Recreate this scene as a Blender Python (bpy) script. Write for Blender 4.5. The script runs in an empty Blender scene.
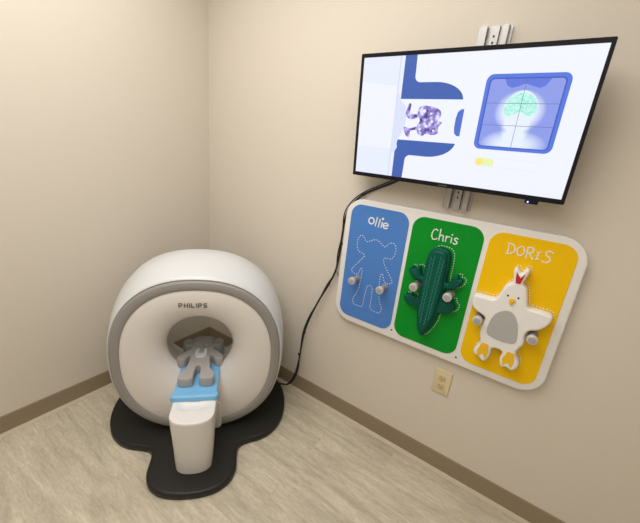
import bpy, bmesh, math, random
from math import sin, cos, pi, radians
from mathutils import Vector, Matrix
from mathutils.geometry import delaunay_2d_cdt
random.seed(4)
C = bpy.context.scene.collection

# ------------------------------------------------------------------ materials
def s2l(c):
    return tuple((v/12.92 if v <= .04045 else ((v+.055)/1.055)**2.4) for v in c)

def mat(name, rgb, rough=.5, spec=.5, metal=0, bump=0, bscale=200, vary=0, coat=0):
    m = bpy.data.materials.new(name); m.use_nodes = True
    nt = m.node_tree; b = nt.nodes['Principled BSDF']
    b.inputs['Base Color'].default_value = (*rgb, 1)
    b.inputs['Roughness'].default_value = rough
    b.inputs['Specular IOR Level'].default_value = spec
    b.inputs['Metallic'].default_value = metal
    b.inputs['Coat Weight'].default_value = coat
    tc = nt.nodes.new('ShaderNodeTexCoord')
    n = nt.nodes.new('ShaderNodeTexNoise'); n.inputs['Scale'].default_value = bscale
    nt.links.new(tc.outputs['Object'], n.inputs['Vector'])
    if bump:
        bp = nt.nodes.new('ShaderNodeBump'); bp.inputs['Strength'].default_value = bump
        bp.inputs['Distance'].default_value = .002
        nt.links.new(n.outputs['Fac'], bp.inputs['Height']); nt.links.new(bp.outputs['Normal'], b.inputs['Normal'])
    if vary:
        mx = nt.nodes.new('ShaderNodeMix'); mx.data_type = 'RGBA'
        mx.inputs[6].default_value = (*[v*(1-vary) for v in rgb], 1)
        mx.inputs[7].default_value = (*[min(1, v*(1+vary)) for v in rgb], 1)
        nt.links.new(n.outputs['Fac'], mx.inputs[0]); nt.links.new(mx.outputs[2], b.inputs['Base Color'])
    return m

def emat(name, rgb, k=1.0):
    m = bpy.data.materials.new(name); m.use_nodes = True
    nt = m.node_tree; b = nt.nodes['Principled BSDF']
    b.inputs['Base Color'].default_value = (.01, .01, .01, 1)
    b.inputs['Roughness'].default_value = .35
    b.inputs['Emission Color'].default_value = (*rgb, 1)
    b.inputs['Emission Strength'].default_value = k
    return m

EXPO = 0.09
SK = 0.94
M = {}
M['wall'] = mat('wall_paint', (.67, .612, .53), .75, .25, bump=.08, bscale=350)
M['ceil'] = mat('ceiling_paint', (.8, .78, .74), .9, .2)
M['base'] = mat('cove_base_vinyl', (.285, .225, .15), .55, .3)
M['white'] = mat('white_gloss_shell', (.64, .655, .67), .32, .5, coat=.15)
M['white_shaded'] = mat('front_panel_white_shaded', (.76, .72, .685), .45, .4)  # same white as the shell; the warm tone paints in its shading
M['ring'] = mat('grey_ring_plastic', (.29, .275, .26), .5, .4)
M['logo'] = mat('logo_grey', (.15, .14, .13), .5)
M['bed'] = mat('bed_white', (.76, .745, .73), .38, .45)
M['liner'] = mat('bore_liner', (.62, .60, .57), .5)
M['mat'] = mat('charcoal_base', (.017, .0165, .0145), .42, .3, bump=.1, bscale=600)
M['blue_tray'] = mat('blue_tray_plastic', (.19, .47, .78), .4)
M['toy'] = mat('grey_foam', (.37, .35, .34), .7, .3, bump=.1, bscale=500)
M['toy_shaded'] = mat('grey_foam_head_shaded', (.30, .305, .30), .7, .3)  # same grey foam, with the shade on the head mixed into the colour
M['patch'] = mat('white_token', (.55, .57, .6), .5)
M['board'] = mat('board_white', (.80, .785, .77), .35, .45)
M['blue'] = mat('panel_blue', (.075, .22, .60), .5, .25)
M['green'] = mat('panel_green', (.0, .27, .02), .5, .2)
M['yellow'] = mat('panel_yellow', (.87, .53, .0), .5, .2)
M['line'] = mat('printed_white', (.8, .8, .8), .6)
M['croc'] = mat('croc_green', (.0, .083, .055), .45, .2, bump=.25, bscale=90)
M['croc_l'] = mat('croc_ridge', (.02, .21, .155), .4, .4)
M['chick'] = mat('chicken_white', (.82, .81, .79), .45, .4)
M['belly'] = mat('belly_grey', (.43, .42, .42), .6)
M['beak'] = mat('beak_yellow', (.85, .5, .01), .5)
M['red'] = mat('comb_red', (.5, .01, .015), .5)
M['eye'] = mat('eye_black', (.01, .01, .01), .4)
M['peg'] = mat('peg_shaft', (.30, .29, .28), .4, .5)
M['cap'] = mat('peg_cap', (.58, .56, .54), .35, .5, metal=.2)
M['cap_in'] = mat('peg_cap_face', (.42, .41, .40), .4, .5, metal=.2)
M['alu'] = mat('anodised_aluminium', (.44, .43, .42), .38, .5, metal=.55)
M['alu_d'] = mat('rail_groove', (.3, .29, .27), .5, .5, metal=.4)
M['steel'] = mat('bracket_steel', (.06, .06, .06), .5)
M['bezel'] = mat('tv_bezel', (.004, .0045, .009), .3, .3)
M['cable'] = mat('cable_black', (.012, .012, .013), .5)
M['ivory'] = mat('outlet_ivory', (.67, .57, .36), .4, .45)
M['ivory2'] = mat('outlet_socket_ivory', (.58, .48, .29), .4, .45)
M['dark'] = mat('dark_slot', (.02, .017, .012), .6)

# screen materials
M['s_white'] = emat('screen_white', (.87, .90, 1.0), SK)
M['s_pale'] = emat('screen_pale', (.70, .77, 1.0), SK)
M['s_paler'] = emat('screen_paler', (.80, .85, 1.0), SK)
M['s_line'] = emat('screen_soft_line', (.66, .70, .88), SK)
M['s_blue'] = emat('screen_blue', (.045, .115, .44), SK)
M['s_slot'] = emat('screen_slot_blue', (.075, .165, .62), SK)
M['s_frame'] = emat('screen_frame_blue', (.085, .18, .74), SK)
M['s_frame2'] = emat('screen_frame_edge', (.045, .10, .50), SK)
M['s_notch'] = emat('screen_notch', (.11, .18, .72), SK)
M['s_grid'] = emat('screen_grid', (.13, .13, .30), SK)
M['s_body'] = emat('screen_pale_head', (.45, .53, .86), SK)
M['s_yel'] = emat('screen_yellow', (.95, .80, .22), SK)
M['s_yel2'] = emat('screen_yellowgreen', (.80, .92, .42), SK)
M['s_out'] = emat('screen_bar_outline', (.80, .82, .93), SK)
M['s_led'] = emat('sensor_led', (.3, .35, 1.0), 3*SK)

def purple_mat():
    m = emat('screen_purple_figure', (.3, .2, .6), SK); nt = m.node_tree; b = nt.nodes['Principled BSDF']
    tc = nt.nodes.new('ShaderNodeTexCoord'); n = nt.nodes.new('ShaderNodeTexNoise')
    n.inputs['Scale'].default_value = 45; n.inputs['Detail'].default_value = 3
    r = nt.nodes.new('ShaderNodeValToRGB')
    e = r.color_ramp.elements
    e[0].position = .36; e[0].color = (.06, .04, .2, 1)
    e[1].position = .66; e[1].color = (.8, .82, 1, 1)
    k = e.new(.44); k.color = (.22, .16, .52, 1); k = e.new(.54); k.color = (.42, .36, .78, 1)
    nt.links.new(tc.outputs['Object'], n.inputs['Vector']); nt.links.new(n.outputs['Fac'], r.inputs['Fac'])
    nt.links.new(r.outputs['Color'], b.inputs['Emission Color']); return m
M['s_purple'] = purple_mat()

def scan_mat():
    """the scan picture: blue field, pale glowing head and shoulders (a picture shown on the screen)"""
    m = emat('screen_scan_picture', (.3, .4, .9), SK); nt = m.node_tree; b = nt.nodes['Principled BSDF']
    L = nt.links.new
    tc = nt.nodes.new('ShaderNodeTexCoord'); sp = nt.nodes.new('ShaderNodeSeparateXYZ'); L(tc.outputs['Object'], sp.inputs[0])
    def mth(op, a, b_=None, clamp=False):
        n = nt.nodes.new('ShaderNodeMath'); n.operation = op; n.use_clamp = clamp
        for i, v in enumerate((a, b_)):
            if v is None: continue
            if isinstance(v, (int, float)): n.inputs[i].default_value = v
            else: L(v, n.inputs[i])
        return n.outputs[0]
    def blob(cx, cz, rx, rz, p=1.0):
        dx = mth('DIVIDE', mth('SUBTRACT', sp.outputs[0], cx), rx); dz = mth('DIVIDE', mth('SUBTRACT', sp.outputs[2], cz), rz)
        d = mth('ADD', mth('MULTIPLY', dx, dx), mth('MULTIPLY', dz, dz))
        return mth('MULTIPLY', mth('SUBTRACT', 1.0, d, True), p)
    w = mth('ADD', blob(.203, .04, .075, .065, 1.5), blob(.203, -.06, .10, .045, 1.1))
    w = mth('ADD', w, blob(.203, -.01, .045, .05, 1.0), True)
    mx = nt.nodes.new('ShaderNodeMix'); mx.data_type = 'RGBA'
    mx.inputs[6].default_value = (.26, .33, .82, 1); mx.inputs[7].default_value = (.80, .88, 1, 1)
    L(w, mx.inputs[0]); L(mx.outputs[2], b.inputs['Emission Color']); return m
M['s_scan'] = scan_mat()

def brain_mat():
    m = emat('screen_brain_green', (.35, .9, .75), SK); nt = m.node_tree; b = nt.nodes['Principled BSDF']
    tc = nt.nodes.new('ShaderNodeTexCoord'); n = nt.nodes.new('ShaderNodeTexNoise')
    n.inputs['Scale'].default_value = 110; n.inputs['Detail'].default_value = 1; n.inputs['Distortion'].default_value = 2
    r = nt.nodes.new('ShaderNodeValToRGB'); e = r.color_ramp.elements
    e[0].position = .42; e[0].color = (.33, .82, .70, 1); e[1].position = .56; e[1].color = (.58, .97, .88, 1)
    nt.links.new(tc.outputs['Object'], n.inputs['Vector']); nt.links.new(n.outputs['Fac'], r.inputs['Fac'])
    nt.links.new(r.outputs['Color'], b.inputs['Emission Color']); return m
M['s_brain'] = brain_mat()

def floor_mat():
    m = mat('vinyl_plank_floor', (.5, .45, .38), .42, .35); nt = m.node_tree; b = nt.nodes['Principled BSDF']; L = nt.links.new
    tc = nt.nodes.new('ShaderNodeTexCoord')
    br = nt.nodes.new('ShaderNodeTexBrick')
    br.offset = .37; br.inputs['Scale'].default_value = 1
    br.inputs['Brick Width'].default_value = .92; br.inputs['Row Height'].default_value = .152
    br.inputs['Mortar Size'].default_value = .0011; br.inputs['Mortar Smooth'].default_value = .4
    br.inputs['Color1'].default_value = (.555, .505, .40, 1); br.inputs['Color2'].default_value = (.605, .55, .44, 1)
    br.inputs['Mortar'].default_value = (.52, .465, .37, 1)
    mp = nt.nodes.new('ShaderNodeMapping'); mp.inputs['Location'].default_value = (.3, .04, 0)
    L(tc.outputs['Object'], mp.inputs['Vector']); L(mp.outputs[0], br.inputs['Vector'])
    # grain stretched along x
    m2 = nt.nodes.new('ShaderNodeMapping'); m2.inputs['Scale'].default_value = (2.6, 17, 1)
    L(tc.outputs['Object'], m2.inputs['Vector'])
    # shift grain per plank
    ad = nt.nodes.new('ShaderNodeVectorMath'); ad.operation = 'ADD'
    L(m2.outputs[0], ad.inputs[0])
    sc = nt.nodes.new('ShaderNodeVectorMath'); sc.operation = 'SCALE'; sc.inputs['Scale'].default_value = 40
    L(br.outputs['Color'], sc.inputs[0]); L(sc.outputs[0], ad.inputs[1])
    g = nt.nodes.new('ShaderNodeTexNoise'); g.inputs['Scale'].default_value = 1.5; g.inputs['Detail'].default_value = 7
    g.inputs['Roughness'].default_value = .62; g.inputs['Distortion'].default_value = .5
    L(ad.outputs[0], g.inputs['Vector'])
    r = nt.nodes.new('ShaderNodeValToRGB'); e = r.color_ramp.elements
    e[0].position = .34; e[0].color = (.74, .72, .69, 1); e[1].position = .66; e[1].color = (1.12, 1.12, 1.12, 1)
    L(g.outputs['Fac'], r.inputs['Fac'])
    mx = nt.nodes.new('ShaderNodeMix'); mx.data_type = 'RGBA'; mx.blend_type = 'MULTIPLY'; mx.inputs[0].default_value = .85
    L(br.outputs['Color'], mx.inputs[6]); L(r.outputs['Color'], mx.inputs[7])
    # fine mottling
    f = nt.nodes.new('ShaderNodeTexNoise'); f.inputs['Scale'].default_value = 1.; f.inputs['Detail'].default_value = 4
    m3 = nt.nodes.new('ShaderNodeMapping'); m3.inputs['Scale'].default_value = (35, 130, 1)
    L(tc.outputs['Object'], m3.inputs['Vector']); L(m3.outputs[0], f.inputs['Vector'])
    r2 = nt.nodes.new('ShaderNodeValToRGB'); e = r2.color_ramp.elements
    e[0].position = .3; e[0].color = (.84, .83, .81, 1); e[1].position = .65; e[1].color = (1.06, 1.06, 1.06, 1)
    L(f.outputs['Fac'], r2.inputs['Fac'])
    mx2 = nt.nodes.new('ShaderNodeMix'); mx2.data_type = 'RGBA'; mx2.blend_type = 'MULTIPLY'; mx2.inputs[0].default_value = .8
    L(mx.outputs[2], mx2.inputs[6]); L(r2.outputs['Color'], mx2.inputs[7])
    L(mx2.outputs[2], b.inputs['Base Color'])
    bp = nt.nodes.new('ShaderNodeBump'); bp.inputs['Strength'].default_value = .15; bp.inputs['Distance'].default_value = .001
    L(g.outputs['Fac'], bp.inputs['Height']); L(bp.outputs['Normal'], b.inputs['Normal'])
    return m
M['floor'] = floor_mat()

# ------------------------------------------------------------------ helpers
def obj(name, bm, m, parent=None, smooth=True, angle=40):
    me = bpy.data.meshes.new(name)
    bmesh.ops.recalc_face_normals(bm, faces=bm.faces)
    if smooth:
        for f in bm.faces: f.smooth = True
        for e in bm.edges:
            if len(e.link_faces) == 2 and e.calc_face_angle(0) > radians(angle): e.smooth = False
    bm.to_mesh(me); bm.free()
    ms = m if isinstance(m, (list, tuple)) else [m]
    for k in ms: me.materials.append(k)
    o = bpy.data.objects.new(name, me); C.objects.link(o)
    if parent: o.parent = parent
    return o

def thing(name, label, cat, loc=(0, 0, 0), rot=(0, 0, 0), group=None):
    o = bpy.data.objects.new(name, None); C.objects.link(o)
    o.empty_display_size = .05
    o.location = loc; o.rotation_euler = rot; o['label'] = label; o['category'] = cat
    if group: o['group'] = group
    return o

def struct(name, bm, m, label):
    o = obj(name, bm, m, smooth=False); o['kind'] = 'structure'; o['label'] = label; return o

def box(bm, x0, x1, y0, y1, z0, z1, bev=0, seg=2):
    vs = [bm.verts.new((x, y, z)) for x in (x0, x1) for y in (y0, y1) for z in (z0, z1)]
    fs = []
    for q in ((0, 1, 3, 2), (4, 6, 7, 5), (0, 4, 5, 1), (2, 3, 7, 6), (0, 2, 6, 4), (1, 5, 7, 3)):
        fs.append(bm.faces.new([vs[i] for i in q]))
    bmesh.ops.recalc_face_normals(bm, faces=fs)
    if bev:
        es = list({e for f in fs for e in f.edges})
        bmesh.ops.bevel(bm, geom=es, offset=bev, segments=seg, profile=.5, affect='EDGES')
    return bm

def loft(bm, loops, close=True, cap0=False, cap1=False, mi=0):
    rows = [[bm.verts.new(p) for p in l] for l in loops]
    n = len(rows[0])
    for a, b in zip(rows, rows[1:]):
        for i in range(n if close else n-1):
            j = (i+1) % n
            f = bm.faces.new((a[i], a[j], b[j], b[i])); f.material_index = mi
    for on, row in ((cap0, rows[0]), (cap1, rows[-1][::-1])):
        if on:
            f = bm.faces.new(row); f.material_index = mi; f.normal_update()
            if len(row) > 8: bmesh.ops.triangulate(bm, faces=[f], ngon_method='EAR_CLIP')
    return rows

def catmull(pts, k=5, closed=True):
    out = []; n = len(pts); P = [Vector(p) for p in pts]
    rng = range(n) if closed else range(n-1)
    for i in rng:
        if closed: p0, p1, p2, p3 = P[i-1], P[i], P[(i+1) % n], P[(i+2) % n]
        else: p0, p1, p2, p3 = P[max(i-1, 0)], P[i], P[i+1], P[min(i+2, n-1)]
        for j in range(k):
            t = j/k
            out.append(.5*((2*p1)+(p2-p0)*t+(2*p0-5*p1+4*p2-p3)*t*t+(3*p1-p0-3*p2+p3)*t**3))
    if not closed: out.append(P[-1].copy())
    return out

def area2(pts): return sum(pts[i-1][0]*pts[i][1]-pts[i][0]*pts[i-1][1] for i in range(len(pts)))/2

def inset(pts, d):
    """move a closed 2-D outline inwards by d"""
    n = len(pts); s = 1 if area2(pts) > 0 else -1; out = []
    for i in range(n):
        a = Vector(pts[i-1][:2]); b = Vector(pts[i][:2]); c = Vector(pts[(i+1) % n][:2])
        e1 = (b-a); e2 = (c-b)
        if e1.length < 1e-9 or e2.length < 1e-9: out.append(b); continue
        e1.normalize(); e2.normalize()
        n1 = Vector((-e1.y, e1.x))*s; n2 = Vector((-e2.y, e2.x))*s
        m = n1+n2
        if m.length < .2: m = n1
        m.normalize(); k = 1/max(.55, m.dot(n1))
        out.append(b+m*d*k)
    return out

def prism(bm, pts, d0, d1, bev, put, mi=0, nb=4, back_bev=0):
    """outline extruded from depth d0 to d1 with a rounded front edge; put(u, v, d) -> xyz"""
    loops = []
    s = 1 if d1 > d0 else -1
    if back_bev:
        q = inset(pts, back_bev); loops.append([put(p[0], p[1], d0) for p in q])
        loops.append([put(p[0], p[1], d0+s*back_bev) for p in pts])
    else: loops.append([put(p[0], p[1], d0) for p in pts])
    if bev:
        for i in range(nb+1):
            a = i/nb*pi/2
            q = inset(pts, bev*(1-cos(a))) if i else pts
            loops.append([put(p[0], p[1], d1-s*bev*(1-sin(a))) for p in q])
    else: loops.append([put(p[0], p[1], d1) for p in pts])
    loft(bm, loops, cap0=True, cap1=True, mi=mi)

def seg_dist(p, P):
    d = 1e9
    for i in range(len(P)):
        a = P[i-1]; b = P[i]; e = b-a; l = e.length_squared
        t = 0 if l < 1e-14 else max(0, min(1, (p-a).dot(e)/l)); d = min(d, (p-(a+e*t)).length)
    return d

def inside(p, P):
    c = False; x, y = p
    for i in range(len(P)):
        a = P[i-1]; b = P[i]
        if (a.y > y) != (b.y > y) and x < (b.x-a.x)*(y-a.y)/(b.y-a.y)+a.x: c = not c
    return c

def puff(bm, pts, d0, d1, bev, put, height=None, grid=None, nb=4):
    """solid of an outline whose front surface is a rounded height field over the outline"""
    P = [Vector(p[:2]) for p in pts]; co = list(P); n = len(P); s = 1 if d1 > d0 else -1
    fr = [sin(pi/2*(i+1)/nb)**1.5 for i in range(nb)]
    if bev:
        for f in fr:
            step = 1
            for q in inset(P, bev*f)[::step]:
                if inside(q, P) and abs(seg_dist(q, P)-bev*f) < bev*.12+1e-5: co.append(q)
    if grid:
        xs = [p.x for p in P]; ys = [p.y for p in P]; x = min(xs)+grid/2
        while x < max(xs):
            y = min(ys)+grid/2
            while y < max(ys):
                q = Vector((x, y))
                if inside(q, P) and seg_dist(q, P) > max(bev, grid*.5): co.append(q)
                y += grid
            x += grid
    r = delaunay_2d_cdt(co, [(i, (i+1) % n) for i in range(n)], [], 1, 1e-6)
    V, F, orig = r[0], r[2], r[3]
    top = []
    bnd = {}
    for i, v in enumerate(V):
        ks = [k for k in orig[i] if k < n]
        if ks: d = 0
        else: d = seg_dist(v, P)
        h = d1
        if bev:
            t = 1-min(1, d/bev); h = d1-s*bev*(1-math.sqrt(max(0, 1-t*t)))
        if height: h = height(v.x, v.y, h)
        w = bm.verts.new(put(v.x, v.y, h)); top.append(w)
        for k in ks: bnd[k] = w
    for f in F:
        try: bm.faces.new([top[i] for i in f])
        except ValueError: pass
    bot = [bm.verts.new(put(v.x, v.y, d0)) for v in V]; ix = {w: i for i, w in enumerate(top)}
    for f in F:
        try: bm.faces.new([bot[i] for i in reversed(f)])
        except ValueError: pass
    ids = [ix[bnd[k]] for k in range(n) if k in bnd]
    for a, c in zip(ids, ids[1:]+ids[:1]):
        if a != c: bm.faces.new((top[a], top[c], bot[c], bot[a]))

def rrect(x0, x1, z0, z1, r, k=8):
    out = []
    for cx, cz, a0 in ((x1-r, z1-r, 0), (x0+r, z1-r, 90), (x0+r, z0+r, 180), (x1-r, z0+r, 270)):
        for i in range(k+1):
            a = radians(a0+90*i/k); out.append((cx+r*cos(a), cz+r*sin(a)))
    return out

def circ(cx, cz, rx, rz=None, k=28, a0=0, a1=360):
    rz = rx if rz is None else rz
    full = abs(a1-a0) >= 360
    n = k if full else k+1
    return [(cx+rx*cos(radians(a0+(a1-a0)*i/k)), cz+rz*sin(radians(a0+(a1-a0)*i/k))) for i in range(n)]

JIT = [0]
def stroke(bm, pts, w, d0, d1, put, closed=False, mi=0):
    """flat pen stroke along a polyline"""
    P = [Vector(p) for p in pts]
    segs = list(zip(P, P[1:]))
    if closed: segs.append((P[-1], P[0]))
    s_ = 1 if d1 > d0 else -1
    JIT[0] = (JIT[0]+7) % 40; d1 = d1+s_*1.1e-5*JIT[0]
    for k_, (a, b) in enumerate(segs):
        e = b-a
        if e.length < 1e-7: continue
        d1 = d1+s_*1.2e-5
        e.normalize(); ang = math.degrees(math.atan2(e.y, e.x)); r = w/2
        o = circ(b.x, b.y, r, k=6, a0=ang-90, a1=ang+90)+circ(a.x, a.y, r, k=6, a0=ang+90, a1=ang+270)
        prism(bm, o, d0, d1, 0, put, mi)

def dots(bm, pts, gap, ln, w, d0, d1, put):
    """dashed line along closed outline"""
    P = [Vector(p) for p in pts]; P.append(P[0]); tot = 0; acc = [0]
    for a, b in zip(P, P[1:]): tot += (b-a).length; acc.append(tot)
    n = int(tot/gap)
    def at(s):
        s %= tot
        for i in range(len(acc)-1):
            if acc[i] <= s <= acc[i+1]+1e-9:
                t = (s-acc[i])/max(1e-9, acc[i+1]-acc[i]); return P[i].lerp(P[i+1], t)
        return P[-1]
    for i in range(n):
        s = i*tot/n; stroke(bm, [at(s), at(s+ln)], w, d0, d1, put)

def tube(bm, pts, r, k=8, cap=True):
    P = [Vector(p) for p in pts]; loops = []
    up = Vector((.3, .8, .5)).normalized()
    for i, p in enumerate(P):
        t = (P[min(i+1, len(P)-1)]-P[max(i-1, 0)]).normalized()
        a = t.cross(up)
        if a.length < .05: a = t.cross(Vector((1, 0, 0)))
        a.normalize(); b = t.cross(a)
        loops.append([p+a*r*cos(2*pi*j/k)+b*r*sin(2*pi*j/k) for j in range(k)])
    loft(bm, loops, cap0=cap, cap1=cap)

def cyl(bm, c, ax, r, h0, h1, k=24, bev=0):
    """cylinder along +-y (ax='y') or z"""
    def put(u, v, d): return (c[0]+u, c[1]+d, c[2]+v) if ax == 'y' else (c[0]+u, c[1]+v, c[2]+d)
    prism(bm, circ(0, 0, r, k=k), h0, h1, bev, put, nb=3)

wallput = lambda u, v, d: (u, d, v)          # drawing plane parallel to the right wall
bmn = bmesh.new

# ------------------------------------------------------------------ room
RX, RY, RZ = 3.0, -2.9, 2.5
b = bmn(); box(b, -.1, RX+.1, RY-.1, .1, -.1, 0); struct('floor', b, M['floor'], 'pale greige wood-look vinyl plank floor')
b = bmn(); box(b, -.1, RX+.1, RY-.1, .1, RZ, RZ+.1); struct('ceiling', b, M['ceil'], 'white ceiling above the frame')
b = bmn(); box(b, -.1, RX+.1, 0, .1, 0, RZ); struct('wall_right', b, M['wall'], 'beige painted wall carrying screen and colourful board')
b = bmn(); box(b, -.1, 0, RY, 0, 0, RZ); struct('wall_left', b, M['wall'], 'plain beige painted wall on the left')
b = bmn(); box(b, RX, RX+.1, RY, 0, 0, RZ); struct('wall_near', b, M['wall'], 'beige wall behind the viewer on the right')
b = bmn(); box(b, -.1, RX+.1, RY-.1, RY, 0, RZ); struct('wall_back', b, M['wall'], 'beige wall behind the viewer')
def base_profile(t=.004):
    # (distance from wall, height): cove base with a toe
    return [(0, 0), (.0072, 0), (.0072, .003), (.006, .010), (.005, .018), (.004, .04), (.004, .096), (.002, .1016), (0, .1016)]
b = bmn(); pr = base_profile()
loft(b, [[(x, -d, z) for d, z in pr] for x in (0.0, RX)], cap0=True, cap1=True)
struct('baseboard_right', b, M['base'], 'tan-brown vinyl cove base along the right wall')
b = bmn(); loft(b, [[(d, y, z) for d, z in pr] for y in (-.0, RY)], cap0=True, cap1=True)
struct('baseboard_left', b, M['base'], 'tan-brown vinyl cove base along the left wall')

def trim_strip(name, side):
    b = bmn()
    pf = [(.0075, .0), (.026, 0), (.026, .0015), (.0165, .006), (.0075, .012)]
    if side == 'r': loft(b, [[(x, -d, z) for d, z in pf] for x in (.022, RX)], cap0=True, cap1=True)
    else: loft(b, [[(d, y, z) for d, z in pf] for y in (-.022, RY)], cap0=True, cap1=True)
    return b
M['toe'] = mat('toe_bead', (.50, .43, .32), .6)
struct('trim_1', trim_strip('t', 'r'), M['toe'], 'pale sealant bead at the foot of the right wall')
struct('trim_2', trim_strip('t', 'l'), M['toe'], 'pale sealant bead at the foot of the left wall')

# ------------------------------------------------------------------ toy scanner
TH = radians(-44)
SO = (.69, -.609, 0)
sc = thing('toy_scanner', 'white toy body scanner with grey ring and round bore, standing in the corner', 'scanner', SO, (0, 0, TH))
NS = 144
def sup(w, h, n, x, zc, y0=0.0):
    out = []
    for i in range(NS):
        a = 2*pi*i/NS; c, s = cos(a), sin(a)
        r = (abs(c/w)**n+abs(s/h)**n)**(-1/n)
        out.append((x, y0+r*c, zc+r*s))
    return out
YF = .003
def bodyzc(h): return .035+h
NX = 2.3
# shell
b = bmn(); L = []
L.append(sup(.386, .407, NX, -.0075, .444, YF))
L.append(sup(.390, .411, NX, -.003, .446, YF))
L.append(sup(.394, .415, NX, -.006, .448, YF))
L.append(sup(.398, .418, NX, -.018, .451, YF))
L.append(sup(.408, .427, NX, -.06, .458, YF))
L.append(sup(.419, .435, NX, -.13, .467, YF-.004))
L.append(sup(.424, .439, NX, -.21, .472, YF-.008))
L.append(sup(.422, .437, NX, -.29, .471, YF-.012))
L.append(sup(.411, .426, NX, -.36, .461, YF-.016))
L.append(sup(.388, .402, NX, -.41, .45, YF-.018))
L.append(sup(.35, .365, NX, -.44, .45, YF-.02))
L.append(sup(.32, .33, 2.1, -.448, .455, YF-.02))
L.append(sup(.295, .30, 2, -.445, .46, YF-.02))
L.append(sup(.27, .27, 2, -.43, .46, YF-.02))
loft(b, L); obj('body_shell', b, M['white'], sc)
# ring
b = bmn(); L = []
for w, x in ((.386, -.012), (.386, -.002), (.383, .003), (.376, .006), (.36, .007), (.348, .006), (.343, .003), (.342, -.004)):
    L.append(sup(w, w+.0205, NX, x, .444, YF))
loft(b, L); obj('front_ring', b, M['ring'], sc)
# front panel with flared bore
BR, BZ = .155, .491
outer = sup(.3425, .363, NX, 0, .444, YF); bore = sup(BR, BR, 2, 0, BZ, .003)
b = bmn(); L = []
for f, x in ((0, .0), (.04, .003), (.15, .006), (.3, .008), (.42, .007), (.54, .003), (.66, -.004), (.77, -.014), (.86, -.027), (.93, -.042), (.98, -.060), (1.0, -.080)):
    L.append([(x, p[1]+(q[1]-p[1])*f, p[2]+(q[2]-p[2])*f) for p, q in zip(outer, bore)])
loft(b, L); obj('front_panel', b, M['white_shaded'], sc)
# liner
b = bmn(); L = [sup(BR, BR, 2, -.079, BZ, .003), sup(BR+.007, BR+.007, 2, -.13, BZ-.006, 0), sup(.178, .178, 2, -.21, .485, -.006),
     sup(.200, .200, 2, -.29, .470, -.012), sup(.225, .225, 2, -.36, .463, -.016), sup(.248, .248, 2, -.405, .460, -.018), sup(.2705, .2705, 2, -.431, .460, YF-.02)]
loft(b, L); obj('bore_liner', b, M['liner'], sc)
# foot tab closing the ring under the bed
b = bmn()
o = rrect(-.100, .112, .035, .20, .02)
prism(b, o, -.01, .012, .006, lambda u, v, d: (d, u, v)); obj('ring_gap_cover', b, M['white_shaded'], sc)
# base plate
half = [(.392, 0), (.388, .06), (.372, .115), (.335, .163), (.28, .188), (.22, .190), (.175, .192), (.143, .208), (.125, .25), (.112, .30), (.085, .35),
        (.03, .40), (-.05, .436), (-.14, .452), (-.24, .449), (-.33, .42), (-.40, .35), (-.44, .24), (-.45, .12)]
pts = [(x-.034, y+.007) for x, y in half[:-1]]+[(-.45, .16), (-.455, 0), (-.45, -.16)]+[(x-.036, -y*1.035+.006) for x, y in half[-2:0:-1]]
o = catmull(pts, 4)
b = bmn(); prism(b, [(p.x, p.y) for p in o], 0.001, .034, .012, lambda u, v, d: (u, v, d), nb=5, back_bev=.003)
obj('base_plate', b, M['mat'], sc, angle=60)
# bed
def bedplan(xb, xf, w, sag, y0=.008, k=14):
    out = [(xb, y0-w)]
    for i in range(k+1):
        a = -pi/2+pi*i/k
        # rounded-rect-ish nose
        cx = abs(cos(a))**.95; sy = math.copysign(abs(sin(a))**.82, sin(a))
        out.append((xf-sag+sag*cx, y0+w*sy))
    out.append((xb, y0+w))
    return out
BEDZ = .345
b = bmn(); L = []
for z, xb, xf, w, sg in ((.033, .13, .264, .078, .052), (.12, .12, .272, .0815, .055), (.2, .08, .280, .085, .058), (.25, .02, .287, .0875, .06), (.285, -.02, .2925, .089, .061), (BEDZ-.012, -.03, .297, .0905, .062)):
    L.append([(x, y, z) for x, y in bedplan(xb, xf, w, sg, k=24)])
loft(b, L, cap0=True, cap1=True); obj('pedestal', b, M['bed'], sc, angle=50)
def recess(x, y, h):
    q = ((x-.192)/.028)**2+((y-.009)/.068)**2
    if q < 1: h -= .013*(1-q)**.5*min(1, max(0, 1.0))
    return h
b = bmn()
puff(b, bedplan(-.27, .298, .091, .062, k=24), BEDZ-.0125, BEDZ, .004, lambda u, v, d: (u, v, d), height=recess, grid=.008, nb=3)
bed = obj('bed_top', b, M['bed'], sc, angle=35)
# blue tray
TZ = .366
b = bmn()
prism(b, rrect(-.262, .150, .006-.094, .006+.094, .016), BEDZ+.0004, TZ-.002, .006, lambda u, v, d: (u, v, d), nb=4)
tray = obj('blue_tray', b, M['blue_tray'], sc)
b = bmn(); prism(b, rrect(.128, .166, .006-.102, .006+.102, .016), BEDZ-.003, TZ+.004, .009, lambda u, v, d: (u, v, d), nb=4, back_bev=.003)
obj('raised_lip', b, M['blue_tray'], tray)
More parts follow.
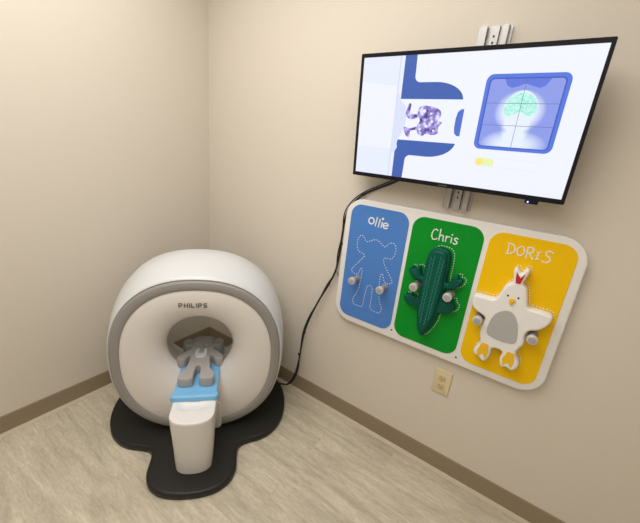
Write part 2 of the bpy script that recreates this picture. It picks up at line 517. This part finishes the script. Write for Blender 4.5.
# logo lettering, grey capitals on the panel
def capput(u, v, d): return (d, u, v)
b = bmn(); LW = .0042; H = .019
u0 = -.074; zb = .727
cw = [.0175, .0195, .008, .014, .008, .0175, .0165]
def letter(ch, x, w):
    h = H; o = []
    if ch == 'P': o = [[(0, 0), (0, h), (w*.62, h), (w*.86, h*.9), (w*.9, h*.7), (w*.82, h*.48), (w*.6, h*.38), (0, h*.38)]]
    if ch == 'H': o = [[(0, 0), (0, h)], [(w, 0), (w, h)], [(0, h*.5), (w, h*.5)]]
    if ch == 'I': o = [[(0, 0), (0, h)]]
    if ch == 'L': o = [[(0, h), (0, 0), (w*.9, 0)]]
    if ch == 'S': o = [[(w*.9, h), (w*.25, h), (0, h*.85), (0, h*.62), (w*.2, h*.52), (w*.7, h*.48), (w*.9, h*.36), (w*.9, h*.14), (w*.68, 0), (0, 0)]]
    return [[(x+a, zb+c) for a, c in s] for s in o]
x = u0
for ch, w in (('P', .0145), ('H', .0138), ('I', 0), ('L', .0115), ('I', 0), ('P', .0145), ('S', .0135)):
    for s in letter(ch, x, w): stroke(b, s, LW, .004, .0092, capput)
    x += w+.0083+(.0015 if ch == 'L' else 0)
obj('logo_lettering', b, M['logo'], sc, smooth=False)

# ------------------------------------------------------------------ grey toy on the tray
OLL = [(-.085, 1.080), (-.098, 1.045), (-.086, 1.004), (-.050, .992), (-.058, .972), (-.082, .940), (-.108, .900), (-.098, .886), (-.073, .886), (-.058, .922), (-.050, .905), (-.056, .81),
       (-.078, .752), (-.072, .724), (-.048, .722), (-.022, .728), (-.018, .785), (-.010, .838), (.004, .848), (.016, .838), (.020, .782), (.022, .730), (.048, .722), (.072, .724), (.080, .750),
       (.060, .80), (.048, .897), (.056, .924), (.074, .888), (.100, .886), (.110, .902), (.082, .940), (.052, .985), (.060, 1.005), (.090, 1.008), (.103, 1.050), (.090, 1.080),
       (.066, 1.076), (.046, 1.055), (0, 1.078), (-.046, 1.058), (-.064, 1.076)]
ty0 = .003
def toy_put(u, v, d):        # u = board x offset, v = board z ; lies on its back, feet towards the front of the bed
    return (u, v, d)
toyloc_local = Vector((.095, ty0, TZ))
Rz = Matrix.Rotation(TH, 4, 'Z')
wl = Vector(SO)+(Rz @ toyloc_local)
toy = thing('foam_elephant', 'grey foam elephant cut-out lying on its back on the blue scanner tray', 'toy', wl, (0, 0, TH))
# local x of toy = -(v-.722)
mp = lambda P: [(-(v-.722)*1.0, u*1.0) for u, v in P]
OLT = [(-.078, 1.00), (-.050, .985), (-.062, .962), (-.088, .935), (-.112, .902), (-.106, .872), (-.072, .872), (-.060, .905), (-.046, .915), (-.050, .85), (-.056, .80),
       (-.080, .770), (-.082, .722), (-.012, .722), (-.014, .77), (-.010, .815), (.0, .828), (.010, .815), (.014, .77), (.012, .722), (.080, .722), (.080, .770), (.056, .80),
       (.050, .85), (.046, .915), (.060, .905), (.072, .872), (.106, .872), (.112, .902), (.088, .935), (.062, .962), (.050, .985), (.075, 1.00), (.05, 1.035), (0, 1.045), (-.05, 1.035)]
def soft(P, r=.25):
    """corner-cut twice: keeps a blocky outline with softened corners"""
    P = [Vector(p) for p in P]
    for _ in range(2):
        Q = []
        for i in range(len(P)):
            a = P[i]; c = P[(i+1) % len(P)]; Q += [a.lerp(c, r), a.lerp(c, 1-r)]
        P = Q; r = .25
    return [(p.x, p.y) for p in P]
b = bmn(); puff(b, soft(mp(OLT), .2), .0006, .046, .007, lambda u, v, d: (u, v, d), nb=4)
obj('body', b, M['toy'], toy, angle=50)
for s in (-1, 1):
    b = bmn()
    ear = catmull([(-.335, s*.060), (-.342, s*.085), (-.322, s*.104), (-.295, s*.104), (-.272, s*.088), (-.268, s*.064), (-.285, s*.050), (-.315, s*.048)], 4)
    puff(b, [(p.x, p.y) for p in ear], .002, .050, .010, lambda u, v, d: (u, v, d)); obj('ear', b, M['toy_shaded'], toy, angle=50)
b = bmn()
hd = catmull([(-.345, -.03), (-.345, .03), (-.325, .052), (-.29, .052), (-.262, .032), (-.252, 0), (-.262, -.032), (-.29, -.052), (-.325, -.052)], 4)
puff(b, [(p.x, p.y) for p in hd], .040, .060, .012, lambda u, v, d: (u, v, d)); obj('head', b, M['toy_shaded'], toy, angle=50)
b = bmn(); puff(b, rrect(-.275, -.188, -.011, .011, .010, 6), .040, .062, .007, lambda u, v, d: (u, v, d)); obj('trunk', b, M['toy_shaded'], toy, angle=50)
b = bmn(); puff(b, rrect(-.242, -.158, -.030, .030, .027, 8), .040, .053, .004, lambda u, v, d: (u, v, d)); obj('chest_patch', b, M['patch'], toy, angle=50)['label'] = 'pale oval chest patch'

# ------------------------------------------------------------------ wall board
BY = -.030
bd = thing('activity_board', 'white rounded wall board with blue, green and yellow name panels', 'board', (1.556, 0, .612))
bd_off = Vector((1.556, 0, .612))
def bput(u, v, d): return (u-bd_off.x, d, v-bd_off.z)
b = bmn(); prism(b, rrect(1.071, 2.035, .615, 1.252, .092, 14), -.001, BY, .006, bput, nb=4); obj('backing_board', b, M['board'], bd, angle=50)
def panel(x0, x1, m, nm):
    b = bmn(); prism(b, rrect(x0, x1, .648, 1.226, .052, 10), BY+.001, BY-.002, .0008, bput, nb=2)
    return obj(nm, b, M[m], bd, smooth=False)
pb = panel(1.101, 1.392, 'blue', 'name_panel'); pb['label'] = 'blue panel with elephant outline'
pg = panel(1.409, 1.700, 'green', 'name_panel'); pg['label'] = 'green panel with crocodile outline'
py = panel(1.719, 2.004, 'yellow', 'name_panel'); py['label'] = 'yellow panel with chicken outline'
PD0, PD1 = BY-.0018, BY-.0032
# elephant dotted outline
b = bmn(); o = catmull([(1.252+u, v) for u, v in OLL], 5); dots(b, [(p.x, p.y) for p in o], .0128, .0022, .0036, PD0, PD1, bput)
obj('dotted_outline', b, M['line'], pb, smooth=False)

CROC = [(1.521, 1.105), (1.543, 1.117), (1.583, 1.111), (1.597, 1.085), (1.600, 1.04), (1.602, .978), (1.618, .990), (1.632, 1.014), (1.643, 1.019), (1.647, 1.006), (1.660, 1.006), (1.663, .990),
        (1.648, .966), (1.620, .952), (1.603, .950), (1.602, .905), (1.618, .888), (1.630, .903), (1.645, .911), (1.648, .896), (1.660, .886), (1.656, .862), (1.628, .842), (1.598, .834),
        (1.590, .785), (1.567, .724), (1.545, .703), (1.522, .741), (1.511, .80), (1.500, .828), (1.478, .830), (1.452, .836), (1.437, .856), (1.443, .875), (1.456, .871), (1.466, .884), (1.480, .874),
        (1.497, .878), (1.504, .905), (1.504, .950), (1.488, .954), (1.464, .960), (1.443, .976), (1.437, .995), (1.449, 1.008), (1.460, .998), (1.471, 1.015), (1.486, 1.010), (1.491, .987), (1.504, .978), (1.503, 1.03), (1.508, 1.08)]
CHK = [(1.836, 1.056), (1.833, 1.080), (1.829, 1.103), (1.838, 1.112), (1.848, 1.100), (1.857, 1.096), (1.867, 1.116), (1.879, 1.110), (1.875, 1.085), (1.869, 1.060), (1.884, 1.044), (1.894, 1.020), (1.900, .995), (1.909, .975), (1.945, .973), (1.980, .970), (1.989, .958), (1.984, .935),
       (1.968, .910), (1.950, .897), (1.934, .889), (1.926, .868), (1.930, .83), (1.916, .797), (1.918, .772), (1.932, .750), (1.934, .727), (1.918, .706), (1.897, .713), (1.879, .706), (1.868, .735), (1.870, .768),
       (1.850, .775), (1.832, .768), (1.832, .735), (1.822, .706), (1.806, .702), (1.793, .715), (1.775, .720), (1.770, .742), (1.786, .776), (1.776, .81), (1.773, .842), (1.779, .868), (1.777, .888), (1.758, .898), (1.733, .909), (1.717, .935), (1.718, .960), (1.728, .969),
       (1.755, .970), (1.792, .972), (1.804, .993), (1.810, 1.018), (1.821, 1.042)]
def outl(P, k=4): return [(p.x, p.y) for p in catmull(P, k)]
b = bmn(); dots(b, [(x+.009, z+.004) for x, z in inset(outl(CROC), -.002)], .0108, .0022, .0032, PD0, PD1, bput); obj('dotted_outline', b, M['line'], pg, smooth=False)
b = bmn(); dots(b, [(x+.003, z+.007) for x, z in outl(CHK)], .0108, .0022, .0032, PD0, PD1, bput); obj('dotted_outline', b, M['line'], py, smooth=False)
# lettering
b = bmn(); W = .0062
def st(p, closed=False, w=None): stroke(b, [(x, z+.004) for x, z in p], w or W, PD0, PD1, bput, closed)
st(circ(1.212, 1.157, .0135, .0145, k=20), True)
st([(1.2395, 1.178), (1.2345, 1.138)], w=.0055); st([(1.2545, 1.172), (1.2505, 1.136)], w=.0055)
st([(1.267, 1.160), (1.265, 1.137)], w=.0058); st([(1.268, 1.1765), (1.2681, 1.1768)], w=.011)
st([(1.274, 1.146), (1.298, 1.151)]+circ(1.286, 1.148, .0125, .0125, k=16, a0=15, a1=320), w=.0055)
obj('name_lettering', b, M['line'], pb, smooth=False)
b = bmn(); W = .0042
st([(1.519, 1.177), (1.512, 1.182), (1.503, 1.177), (1.498, 1.163), (1.499, 1.147), (1.506, 1.137), (1.516, 1.138), (1.523, 1.144)])
st([(1.531, 1.185), (1.531, 1.138)]); st([(1.531, 1.155), (1.538, 1.162), (1.546, 1.160), (1.548, 1.138)])
st([(1.558, 1.162), (1.558, 1.139)]); st([(1.558, 1.153), (1.564, 1.161), (1.572, 1.161)])
st([(1.580, 1.160), (1.581, 1.139)]); st([(1.580, 1.172), (1.5801, 1.1722)], w=.0062)
st([(1.605, 1.160), (1.597, 1.163), (1.592, 1.157), (1.596, 1.151), (1.604, 1.147), (1.604, 1.140), (1.597, 1.136), (1.590, 1.139)])
obj('name_lettering', b, M['line'], pg, smooth=False)
b = bmn(); W = .0041
st([(1.789, 1.187), (1.790, 1.147)]); st([(1.786, 1.187), (1.802, 1.184), (1.812, 1.172), (1.810, 1.157), (1.799, 1.148), (1.788, 1.146)])
st(circ(1.831, 1.166, .0115, .018, k=16), True)
st([(1.852, 1.146), (1.851, 1.186), (1.863, 1.187), (1.872, 1.179), (1.867, 1.168), (1.854, 1.165)]); st([(1.859, 1.165), (1.874, 1.146)])
st([(1.888, 1.176), (1.886, 1.150)]); st([(1.883, 1.149), (1.892, 1.151)]); st([(1.883, 1.175), (1.893, 1.177)])
st([(1.930, 1.183), (1.918, 1.188), (1.908, 1.181), (1.911, 1.171), (1.924, 1.164), (1.928, 1.153), (1.919, 1.144), (1.904, 1.147)])
obj('name_lettering', b, M['line'], py, smooth=False)
# screws
for x, z in ((1.4005, .660), (1.7085, .650)):
    b = bmn(); cyl(b, bput(x, z, 0), 'y', .0042, BY+.001, BY-.0012, 14, .0006); obj('screw', b, M['dark'], bd)
# pegs
for x, z in ((1.182, .864), (1.331, .864), (1.482, .928), (1.627, .929), (1.757, .873), (1.950, .868)):
    px, _, pz = bput(x, z, 0)
    b = bmn(); cyl(b, (px, 0, pz), 'y', .0135, BY-.001, -.086, 24, 0); cyl(b, (px, 0, pz), 'y', .017, BY-.001, BY-.006, 24, .001)
    pg_ = obj('peg', b, M['peg'], bd)
    b = bmn(); cyl(b, (px, 0, pz), 'y', .0185, -.080, -.096, 28, .0035); cp = obj('peg_cap', b, M['cap'], pg_)
    b = bmn(); cyl(b, (px, 0, pz), 'y', .0125, -.0955, -.0968, 24, .0006); obj('cap_face', b, M['cap_in'], pg_)
# figures hanging on the pegs
cr = thing('foam_crocodile', 'dark green ridged crocodile figure hanging on the green panel', 'toy', (1.552, BY-.0035, .70))
def cput(u, v, d): return (u-1.552, d+.0335, v-.70)
FD0, FD1 = BY-.0036, -.062
b = bmn(); puff(b, outl(CROC, 3), FD0, FD1, .008, cput); obj('body', b, M['croc'], cr, angle=60)
b = bmn()
back = outl([(1.528, 1.103), (1.548, 1.110), (1.578, 1.105), (1.590, 1.08), (1.593, 1.03), (1.595, .95), (1.591, .86), (1.580, .78), (1.562, .728), (1.546, .712), (1.530, .742), (1.518, .80), (1.511, .90), (1.510, 1.0), (1.514, 1.08)])
puff(b, back, FD1+.004, -.077, .014, cput, nb=5); obj('raised_back', b, M['croc'], cr, angle=60)
def zig(x0, z0, x1, z1, n, amp):
    out = []
    for i in range(n+1):
        t = i/n; out.append((x0+(x1-x0)*t+(amp if i % 2 else -amp), z0+(z1-z0)*t))
    return out
b = bmn()
for pth in (zig(1.540, 1.085, 1.537, .77, 34, .003), zig(1.566, 1.085, 1.556, .77, 34, .003), zig(1.528, 1.075, 1.527, .80, 30, .0025), zig(1.579, 1.075, 1.569, .80, 30, .0025)):
    stroke(b, pth, .0030, -.0765, -.0785, cput)
obj('zigzag_ridge', b, M['croc_l'], cr, smooth=False)
ch = thing('foam_chicken', 'white chicken figure with grey belly hanging on the yellow panel', 'toy', (1.855, BY-.0035, .70))
def hput(u, v, d): return (u-1.855, d+.0335, v-.70)
b = bmn(); puff(b, outl(CHK, 3), FD0, -.072, .009, hput, nb=5); obj('body', b, M['chick'], ch, angle=60)
b = bmn(); prism(b, outl([(1.824, .932), (1.848, .944), (1.872, .936), (1.893, .90), (1.904, .845), (1.898, .822), (1.872, .814), (1.840, .814), (1.806, .822), (1.797, .842), (1.799, .88), (1.808, .912)]), -.0715, -.0732, .0006, hput, nb=1)
obj('belly', b, M['belly'], ch, smooth=False)
for x, z in ((1.834, 1.003), (1.869, 1.004)):
    b = bmn(); cyl(b, hput(x, z, 0), 'y', .0036, -.0715+.0335-.0335, -.0735, 12, .0005)
    e = obj('eye', b, M['eye'], ch)
    e.location.y = 0
b = bmn(); prism(b, outl([(1.841, .992), (1.851, .997), (1.862, .992), (1.858, .980), (1.852, .970), (1.845, .980)], 3), -.0715, -.079, .003, hput, nb=2); obj('beak', b, M['beak'], ch)
b = bmn(); prism(b, [(1.846, 1.058), (1.842, 1.078), (1.840, 1.100), (1.850, 1.088), (1.857, 1.080), (1.868, 1.101), (1.865, 1.078), (1.861, 1.058)], -.0715, -.0735, 0, hput); obj('comb', b, M['red'], ch, smooth=False)
for k, cx_ in enumerate((1.804, 1.897)):
    s = 1
    b = bmn(); prism(b, [(cx_-.010, .782), (cx_+.014, .782), (cx_+.021, .745), (cx_+.016, .716), (cx_+.002, .736), (cx_-.015, .717), (cx_-.021, .745)], -.0715, -.0732, 0, hput)
    obj('foot', b, M['beak'], ch, smooth=False)

# ------------------------------------------------------------------ screen on its rail
rail = thing('mounting_rail', 'silver aluminium channel rail fixed upright on wall behind the screen', 'rail', (1.563, 0, 1.277))
def rput(u, v, d): return (u-1.563, v, d-1.277)
prof = [(1.508, -.0008), (1.618, -.0008), (1.618, -.006), (1.610, -.006), (1.608, -.028), (1.591, -.028), (1.589, -.005), (1.580, -.005), (1.578, -.019), (1.552, -.019), (1.550, -.005), (1.541, -.005), (1.539, -.028), (1.520, -.028), (1.518, -.006), (1.508, -.006)]
b = bmn(); loft(b, [[rput(u, v, z) for u, v in prof] for z in (1.277, 1.917)], cap0=True, cap1=True); obj('channel', b, M['alu'], rail, smooth=False)
for z in (1.885, 1.865, 1.345, 1.325):
    b = bmn(); cyl(b, (1.564-1.563, 0, z-1.277), 'y', .0035, -.0188, -.0202, 12); obj('screw', b, M['dark'], rail)

tilt, yw = radians(5.59), radians(-.67)
tv = thing('wall_television', 'flat screen television tilted down, showing blue and white scan picture', 'television', (1.5154, -.12, 1.5929), (tilt, 0, yw))
W2, H2 = .3977, .2327
tput = lambda u, v, d: (u, d, v)
b = bmn(); prism(b, rrect(-W2, W2, -H2, H2, .004, 4), .032, .0, .002, tput, nb=2)
# recess for the panel: leave the bezel as a frame proud of the screen
obj('housing', b, M['bezel'], tv, smooth=False)
b = bmn()
ou = rrect(-W2+.0005, W2-.0005, -H2+.0005, H2-.0005, .004, 4); inn = rrect(-.3865, .3865, -.2165, .2185, .001, 4)
loft(b, [[tput(x, z, .001) for x, z in ou], [tput(x, z, -.0045) for x, z in ou], [tput(x, z, -.0045) for x, z in inn], [tput(x, z, .0005) for x, z in inn]])
obj('bezel', b, M['bezel'], tv, smooth=False)
b = bmn(); prism(b, rrect(-.27, .27, -.2, .12, .03, 6), .030, .062, .012, tput, nb=3); obj('rear_bulge', b, M['bezel'], tv)
b = bmn(); box(b, -.06, .14, .060, .082, -.10, .10, .003); obj('wall_bracket', b, M['steel'], tv)
b = bmn(); box(b, .286, .326, -.003, .018, -.2455, -.2325, .0025); sb = obj('sensor_pod', b, M['bezel'], tv)
b = bmn(); cyl(b, (.296, 0, -.239), 'y', .003, -.0025, -.0042, 12); obj('status_light', b, M['s_led'], sb)
# logo dash on the lower bezel
b = bmn()
bx = -.012
for i in range(7): box(b, bx+i*.0045, bx+i*.0045+.003, -.0052, -.0044, -.2275, -.2235)
M['tvlogo'] = mat('bezel_mark', (.12, .12, .14), .4); obj('maker_mark', b, M['tvlogo'], tv, smooth=False)
# picture: flat layers of the lit panel
mats = []; b = bmn(); lay = [0]
def shape(pts, m, up=True):
    if up: lay[0] += 1
    if M[m] not in mats: mats.append(M[m])
    d = -.0002-.00007*lay[0]
    f = b.faces.new([b.verts.new(tput(x, z, d)) for x, z in pts]); f.material_index = mats.index(M[m])
def sstroke(pts, w, m, closed=False):
    lay[0] += 1
    P = [Vector(p) for p in pts]; segs = list(zip(P, P[1:]))+([(P[-1], P[0])] if closed else [])
    for a, c in segs:
        e = c-a
        if e.length < 1e-7: continue
        ang = math.degrees(math.atan2(e.y, e.x)); r = w/2
        shape(circ(c.x, c.y, r, k=5, a0=ang-90, a1=ang+90)+circ(a.x, a.y, r, k=5, a0=ang+90, a1=ang+270), m, False)
shape([(-.3866, -.2166), (.3866, -.2166), (.3866, .2186), (-.3866, .2186)], 's_white')
shape([(-.3864, -.2164), (-.213, -.2164), (-.213, .2184), (-.3864, .2184)], 's_paler')
shape([(-.3864, -.1085), (-.232, -.1085), (-.232, .118), (-.3864, .134)], 's_white')
shape([(-.232, -.2164), (-.228, -.2164), (-.228, .2184), (-.232, .2184)], 's_line')
# blue gantry shapes
bt = [(-.213, .2184), (-.168, .2184), (-.166, .165)]+[(-.145+.021*cos(radians(a)), .151+.021*sin(radians(a))) for a in range(180, 271, 15)]+[(-.085, .130)]
bt += [(-.085+.105*sin(radians(a)), .070+.060*cos(radians(a))) for a in range(10, 91, 10)]+[(-.213, .074)]
shape(bt, 's_blue')
shape([(x, -z+.003) if z < .2 else (x, -.2164) for x, z in bt], 's_blue')
shape(rrect(-.213, .066, -.072, .074, .022, 6), 's_white')
shape([(-.213, -.072), (-.18, -.072), (-.18, .074), (-.213, .074)], 's_white')
sl = [(.030, .044), (.020, .043), (.010, .034), (.006, .012), (.006, -.018), (.010, -.038), (.020, -.046), (.030, -.046)]
shape(sl, 's_slot')
# pale arm / head of the patient on the left
shape([(p.x, p.y) for p in catmull([(-.228, .085), (-.208, .066), (-.190, .050), (-.182, .012), (-.185, -.025), (-.202, -.065), (-.208, -.085), (-.206, -.105), (-.228, -.112)], 4)], 's_pale')
# purple figure
def blobby(pts, m): shape([(p.x, p.y) for p in catmull(pts, 4)], m)
blobby([(-.128, .050), (-.105, .052), (-.060, .042), (-.047, .022), (-.056, .003), (-.040, -.003), (-.052, -.020), (-.050, -.040), (-.070, -.048), (-.094, -.044), (-.110, -.054), (-.128, -.044), (-.134, -.020), (-.125, 0), (-.136, .020), (-.138, .036)], 's_purple')
blobby([(-.174, .060), (-.182, .040), (-.184, .020), (-.165, .004), (-.138, .010), (-.134, .022), (-.155, .022), (-.168, .032), (-.166, .052)], 's_purple')
blobby([(-.184, -.024), (-.160, -.028), (-.136, -.022), (-.134, -.032), (-.158, -.038), (-.158, -.062), (-.170, -.058), (-.182, -.042)], 's_purple')
for q in ((-.112, .034, .006), (-.078, -.002, .005), (-.098, -.018, .005), (-.120, -.030, .004), (-.086, .026, .004), (-.068, -.032, .004)):
    shape(circ(q[0], q[1], q[2], k=10), 's_white')
# scan window
shape(rrect(.084, .322, -.082, .150, .022, 8), 's_frame')
shape(rrect(.095, .311, -.073, .139, .014, 8), 's_frame2')
shape(rrect(.099, .307, -.070, .135, .011, 8), 's_scan')
shape([(.140, .135), (.150, .116), (.165, .109), (.182, .113), (.203, .121), (.226, .113), (.244, .108), (.258, .114), (.270, .135)], 's_notch')
shape(circ(.203, .036, .052, .066, k=30, a0=14, a1=166), 's_paler')
shape([(p.x, p.y) for p in catmull([(.155, .055), (.166, .078), (.185, .092), (.203, .096), (.222, .092), (.240, .078), (.250, .055), (.247, .034), (.232, .026), (.214, .033), (.203, .040), (.192, .033), (.174, .026), (.158, .034)], 4)], 's_brain')
for s in ([(.203, -.070), (.203, .135)], [(.099, .064), (.307, .064)], [(.099, -.003), (.307, -.003)]): sstroke(s, .0014, 's_grid')
# progress bar
sstroke(rrect(.098, .304, -.139, -.110, .0135, 6), .0012, 's_out', True)
shape(rrect(.100, .162, -.137, -.112, .012, 6), 's_yel2')
shape(circ(.114, -.1245, .0125, k=18), 's_yel')
obj('screen', b, mats, tv, smooth=False)

# ------------------------------------------------------------------ cables
P = [(1.40, -.085, 1.400), (1.355, -.045, 1.384), (1.311, -.016, 1.363), (1.265, -.012, 1.337), (1.209, -.011, 1.309), (1.143, -.011, 1.271), (1.096, -.012, 1.225), (1.064, -.014, 1.16), (1.055, -.014, 1.064),
     (1.052, -.014, .953), (1.042, -.015, .861), (1.010, -.020, .767), (.963, -.024, .661), (.920, -.028, .544), (.890, -.030, .428), (.875, -.032, .281), (.868, -.032, .165), (.845, -.036, .085), (.81, -.048, .036), (.765, -.070, .034), (.725, -.098, .042), (.700, -.120, .046)]
b = bmn(); tube(b, catmull(P, 6, False), .0052, 10)
cb = obj('power_cable', b, M['cable']); cb['label'] = 'black cable drooping from the television down the wall to the scanner'; cb['category'] = 'cable'
P2 = [(1.345, -.055, 1.396), (1.30, -.022, 1.370), (1.26, -.019, 1.345), (1.209, -.019, 1.318), (1.144, -.019, 1.281), (1.091, -.021, 1.232), (1.058, -.024, 1.165), (1.060, -.024, 1.064),
      (1.047, -.023, .955), (1.047, -.024, .861), (1.006, -.030, .767), (.966, -.034, .661), (.916, -.037, .544), (.886, -.039, .428), (.880, -.042, .281), (.864, -.042, .165), (.842, -.047, .09), (.81, -.058, .042), (.767, -.080, .034), (.728, -.107, .042), (.705, -.128, .046)]
b = bmn(); tube(b, catmull(P2, 6, False), .003, 8)
cb2 = obj('signal_cable', b, M['cable']); cb2['label'] = 'thinner black lead twisted loosely alongside the drooping power cable'; cb2['category'] = 'cable'
for x, y, z in ((1.143, -.015, 1.271), (1.058, -.018, 1.01), (1.012, -.024, .772), (.892, -.034, .434), (.875, -.036, .281)):
    b = bmn()
    ring = [(x+.0085*cos(2*pi*i/12), y, z+.0085*sin(2*pi*i/12)) for i in range(12)]
    loft(b, [[(x+r_*cos(2*pi*i/12), y+yy*1.0, z+zz) for i in range(12)] for r_, yy, zz in ((.0085, 0, -.003), (.0085, 0, .003))]) if False else None
    loft(b, [[(x+.009*cos(2*pi*i/14), y+.011*sin(2*pi*i/14), z+dz) for i in range(14)] for dz in (-.003, .003)], cap0=True, cap1=True)
    t_ = obj('cable_tie', b, M['cable'], cb)
# thin dark tie-string to the board
b = bmn(); tube(b, catmull([(1.046, -.012, .855), (1.062, -.006, .832), (1.076, -.004, .822)], 4, False), .0016, 6); obj('tie_tail', b, M['cable'], cb)

# ------------------------------------------------------------------ outlet
ou_ = thing('electrical_outlet', 'ivory duplex electrical outlet on the wall below the board', 'outlet', (1.673, 0, .486))
b = bmn(); prism(b, rrect(-.0395, .0395, -.063, .063, .003, 3), -.0005, -.006, .0035, tput, nb=3); obj('cover_plate', b, M['ivory'], ou_)
for s in (1, -1):
    b = bmn(); o = [(x*.0175/.0175, z) for x, z in rrect(-.0172, .0172, s*.0205-.0145, s*.0205+.0145, .010, 6)]
    prism(b, o, -.005, -.0078, .001, tput, nb=2); so = obj('socket', b, M['ivory2'], ou_)
    b = bmn()
    for dx, hh in ((-.0065, .0045), (.0065, .0038)): box(b, dx-.0011, dx+.0011, -.0082, -.0074, s*.0205+.003-hh, s*.0205+.003+hh)
    cyl(b, (0, 0, s*.0205-.0075), 'y', .0024, -.0074, -.0082, 10)
    obj('slots', b, M['dark'], so, smooth=False)
b = bmn(); cyl(b, (0, 0, 0), 'y', .003, -.0055, -.0072, 12, .0005); obj('screw', b, M['ivory2'], ou_)

# ------------------------------------------------------------------ light
def area(name, loc, size, power, col, rot=(0, 0, 0), spread=180):
    l = bpy.data.lights.new(name, 'AREA'); l.shape = 'RECTANGLE'; l.size, l.size_y = size; l.energy = power; l.color = col; l.spread = radians(spread)
    o = bpy.data.objects.new(name, l); C.objects.link(o); o.location = loc; o.rotation_euler = rot; return o
area('ceiling_and_fill_light', (.98, -1.15, RZ-.02), (1.45, 1.45), 30, (1, .975, .935))
area('ceiling_and_fill_light', (2.0, -2.15, RZ-.02), (.9, .9), 11, (1, .975, .935))  # fill lamp added behind the camera to even out the lighting
w = bpy.data.worlds.new('World'); bpy.context.scene.world = w; w.use_nodes = True
w.node_tree.nodes['Background'].inputs[0].default_value = (.9, .85, .78, 1); w.node_tree.nodes['Background'].inputs[1].default_value = .02

# ------------------------------------------------------------------ camera
yaw, pitch, roll, fl = 2.1501, .3217, .1034, 340.96
f = Vector((cos(pitch)*cos(yaw), cos(pitch)*sin(yaw), -sin(pitch)))
r = Vector((sin(yaw), -cos(yaw), 0)); u = r.cross(f)
r2 = cos(roll)*r+sin(roll)*u; u2 = -sin(roll)*r+cos(roll)*u
cam = bpy.data.cameras.new('camera'); cam.sensor_fit = 'HORIZONTAL'; cam.sensor_width = 36; cam.lens = 36*fl/640; cam.clip_start = .02
co = bpy.data.objects.new('camera', cam); C.objects.link(co)
mw = Matrix((r2, u2, -f)).transposed().to_4x4(); mw.translation = Vector((1.8911, -1.4712, 1.461)); co.matrix_world = mw
bpy.context.scene.camera = co
vs = bpy.context.scene.view_settings
vs.view_transform = 'Standard'; vs.look = 'None'; vs.gamma = 1; vs.use_curve_mapping = False; vs.exposure = EXPO
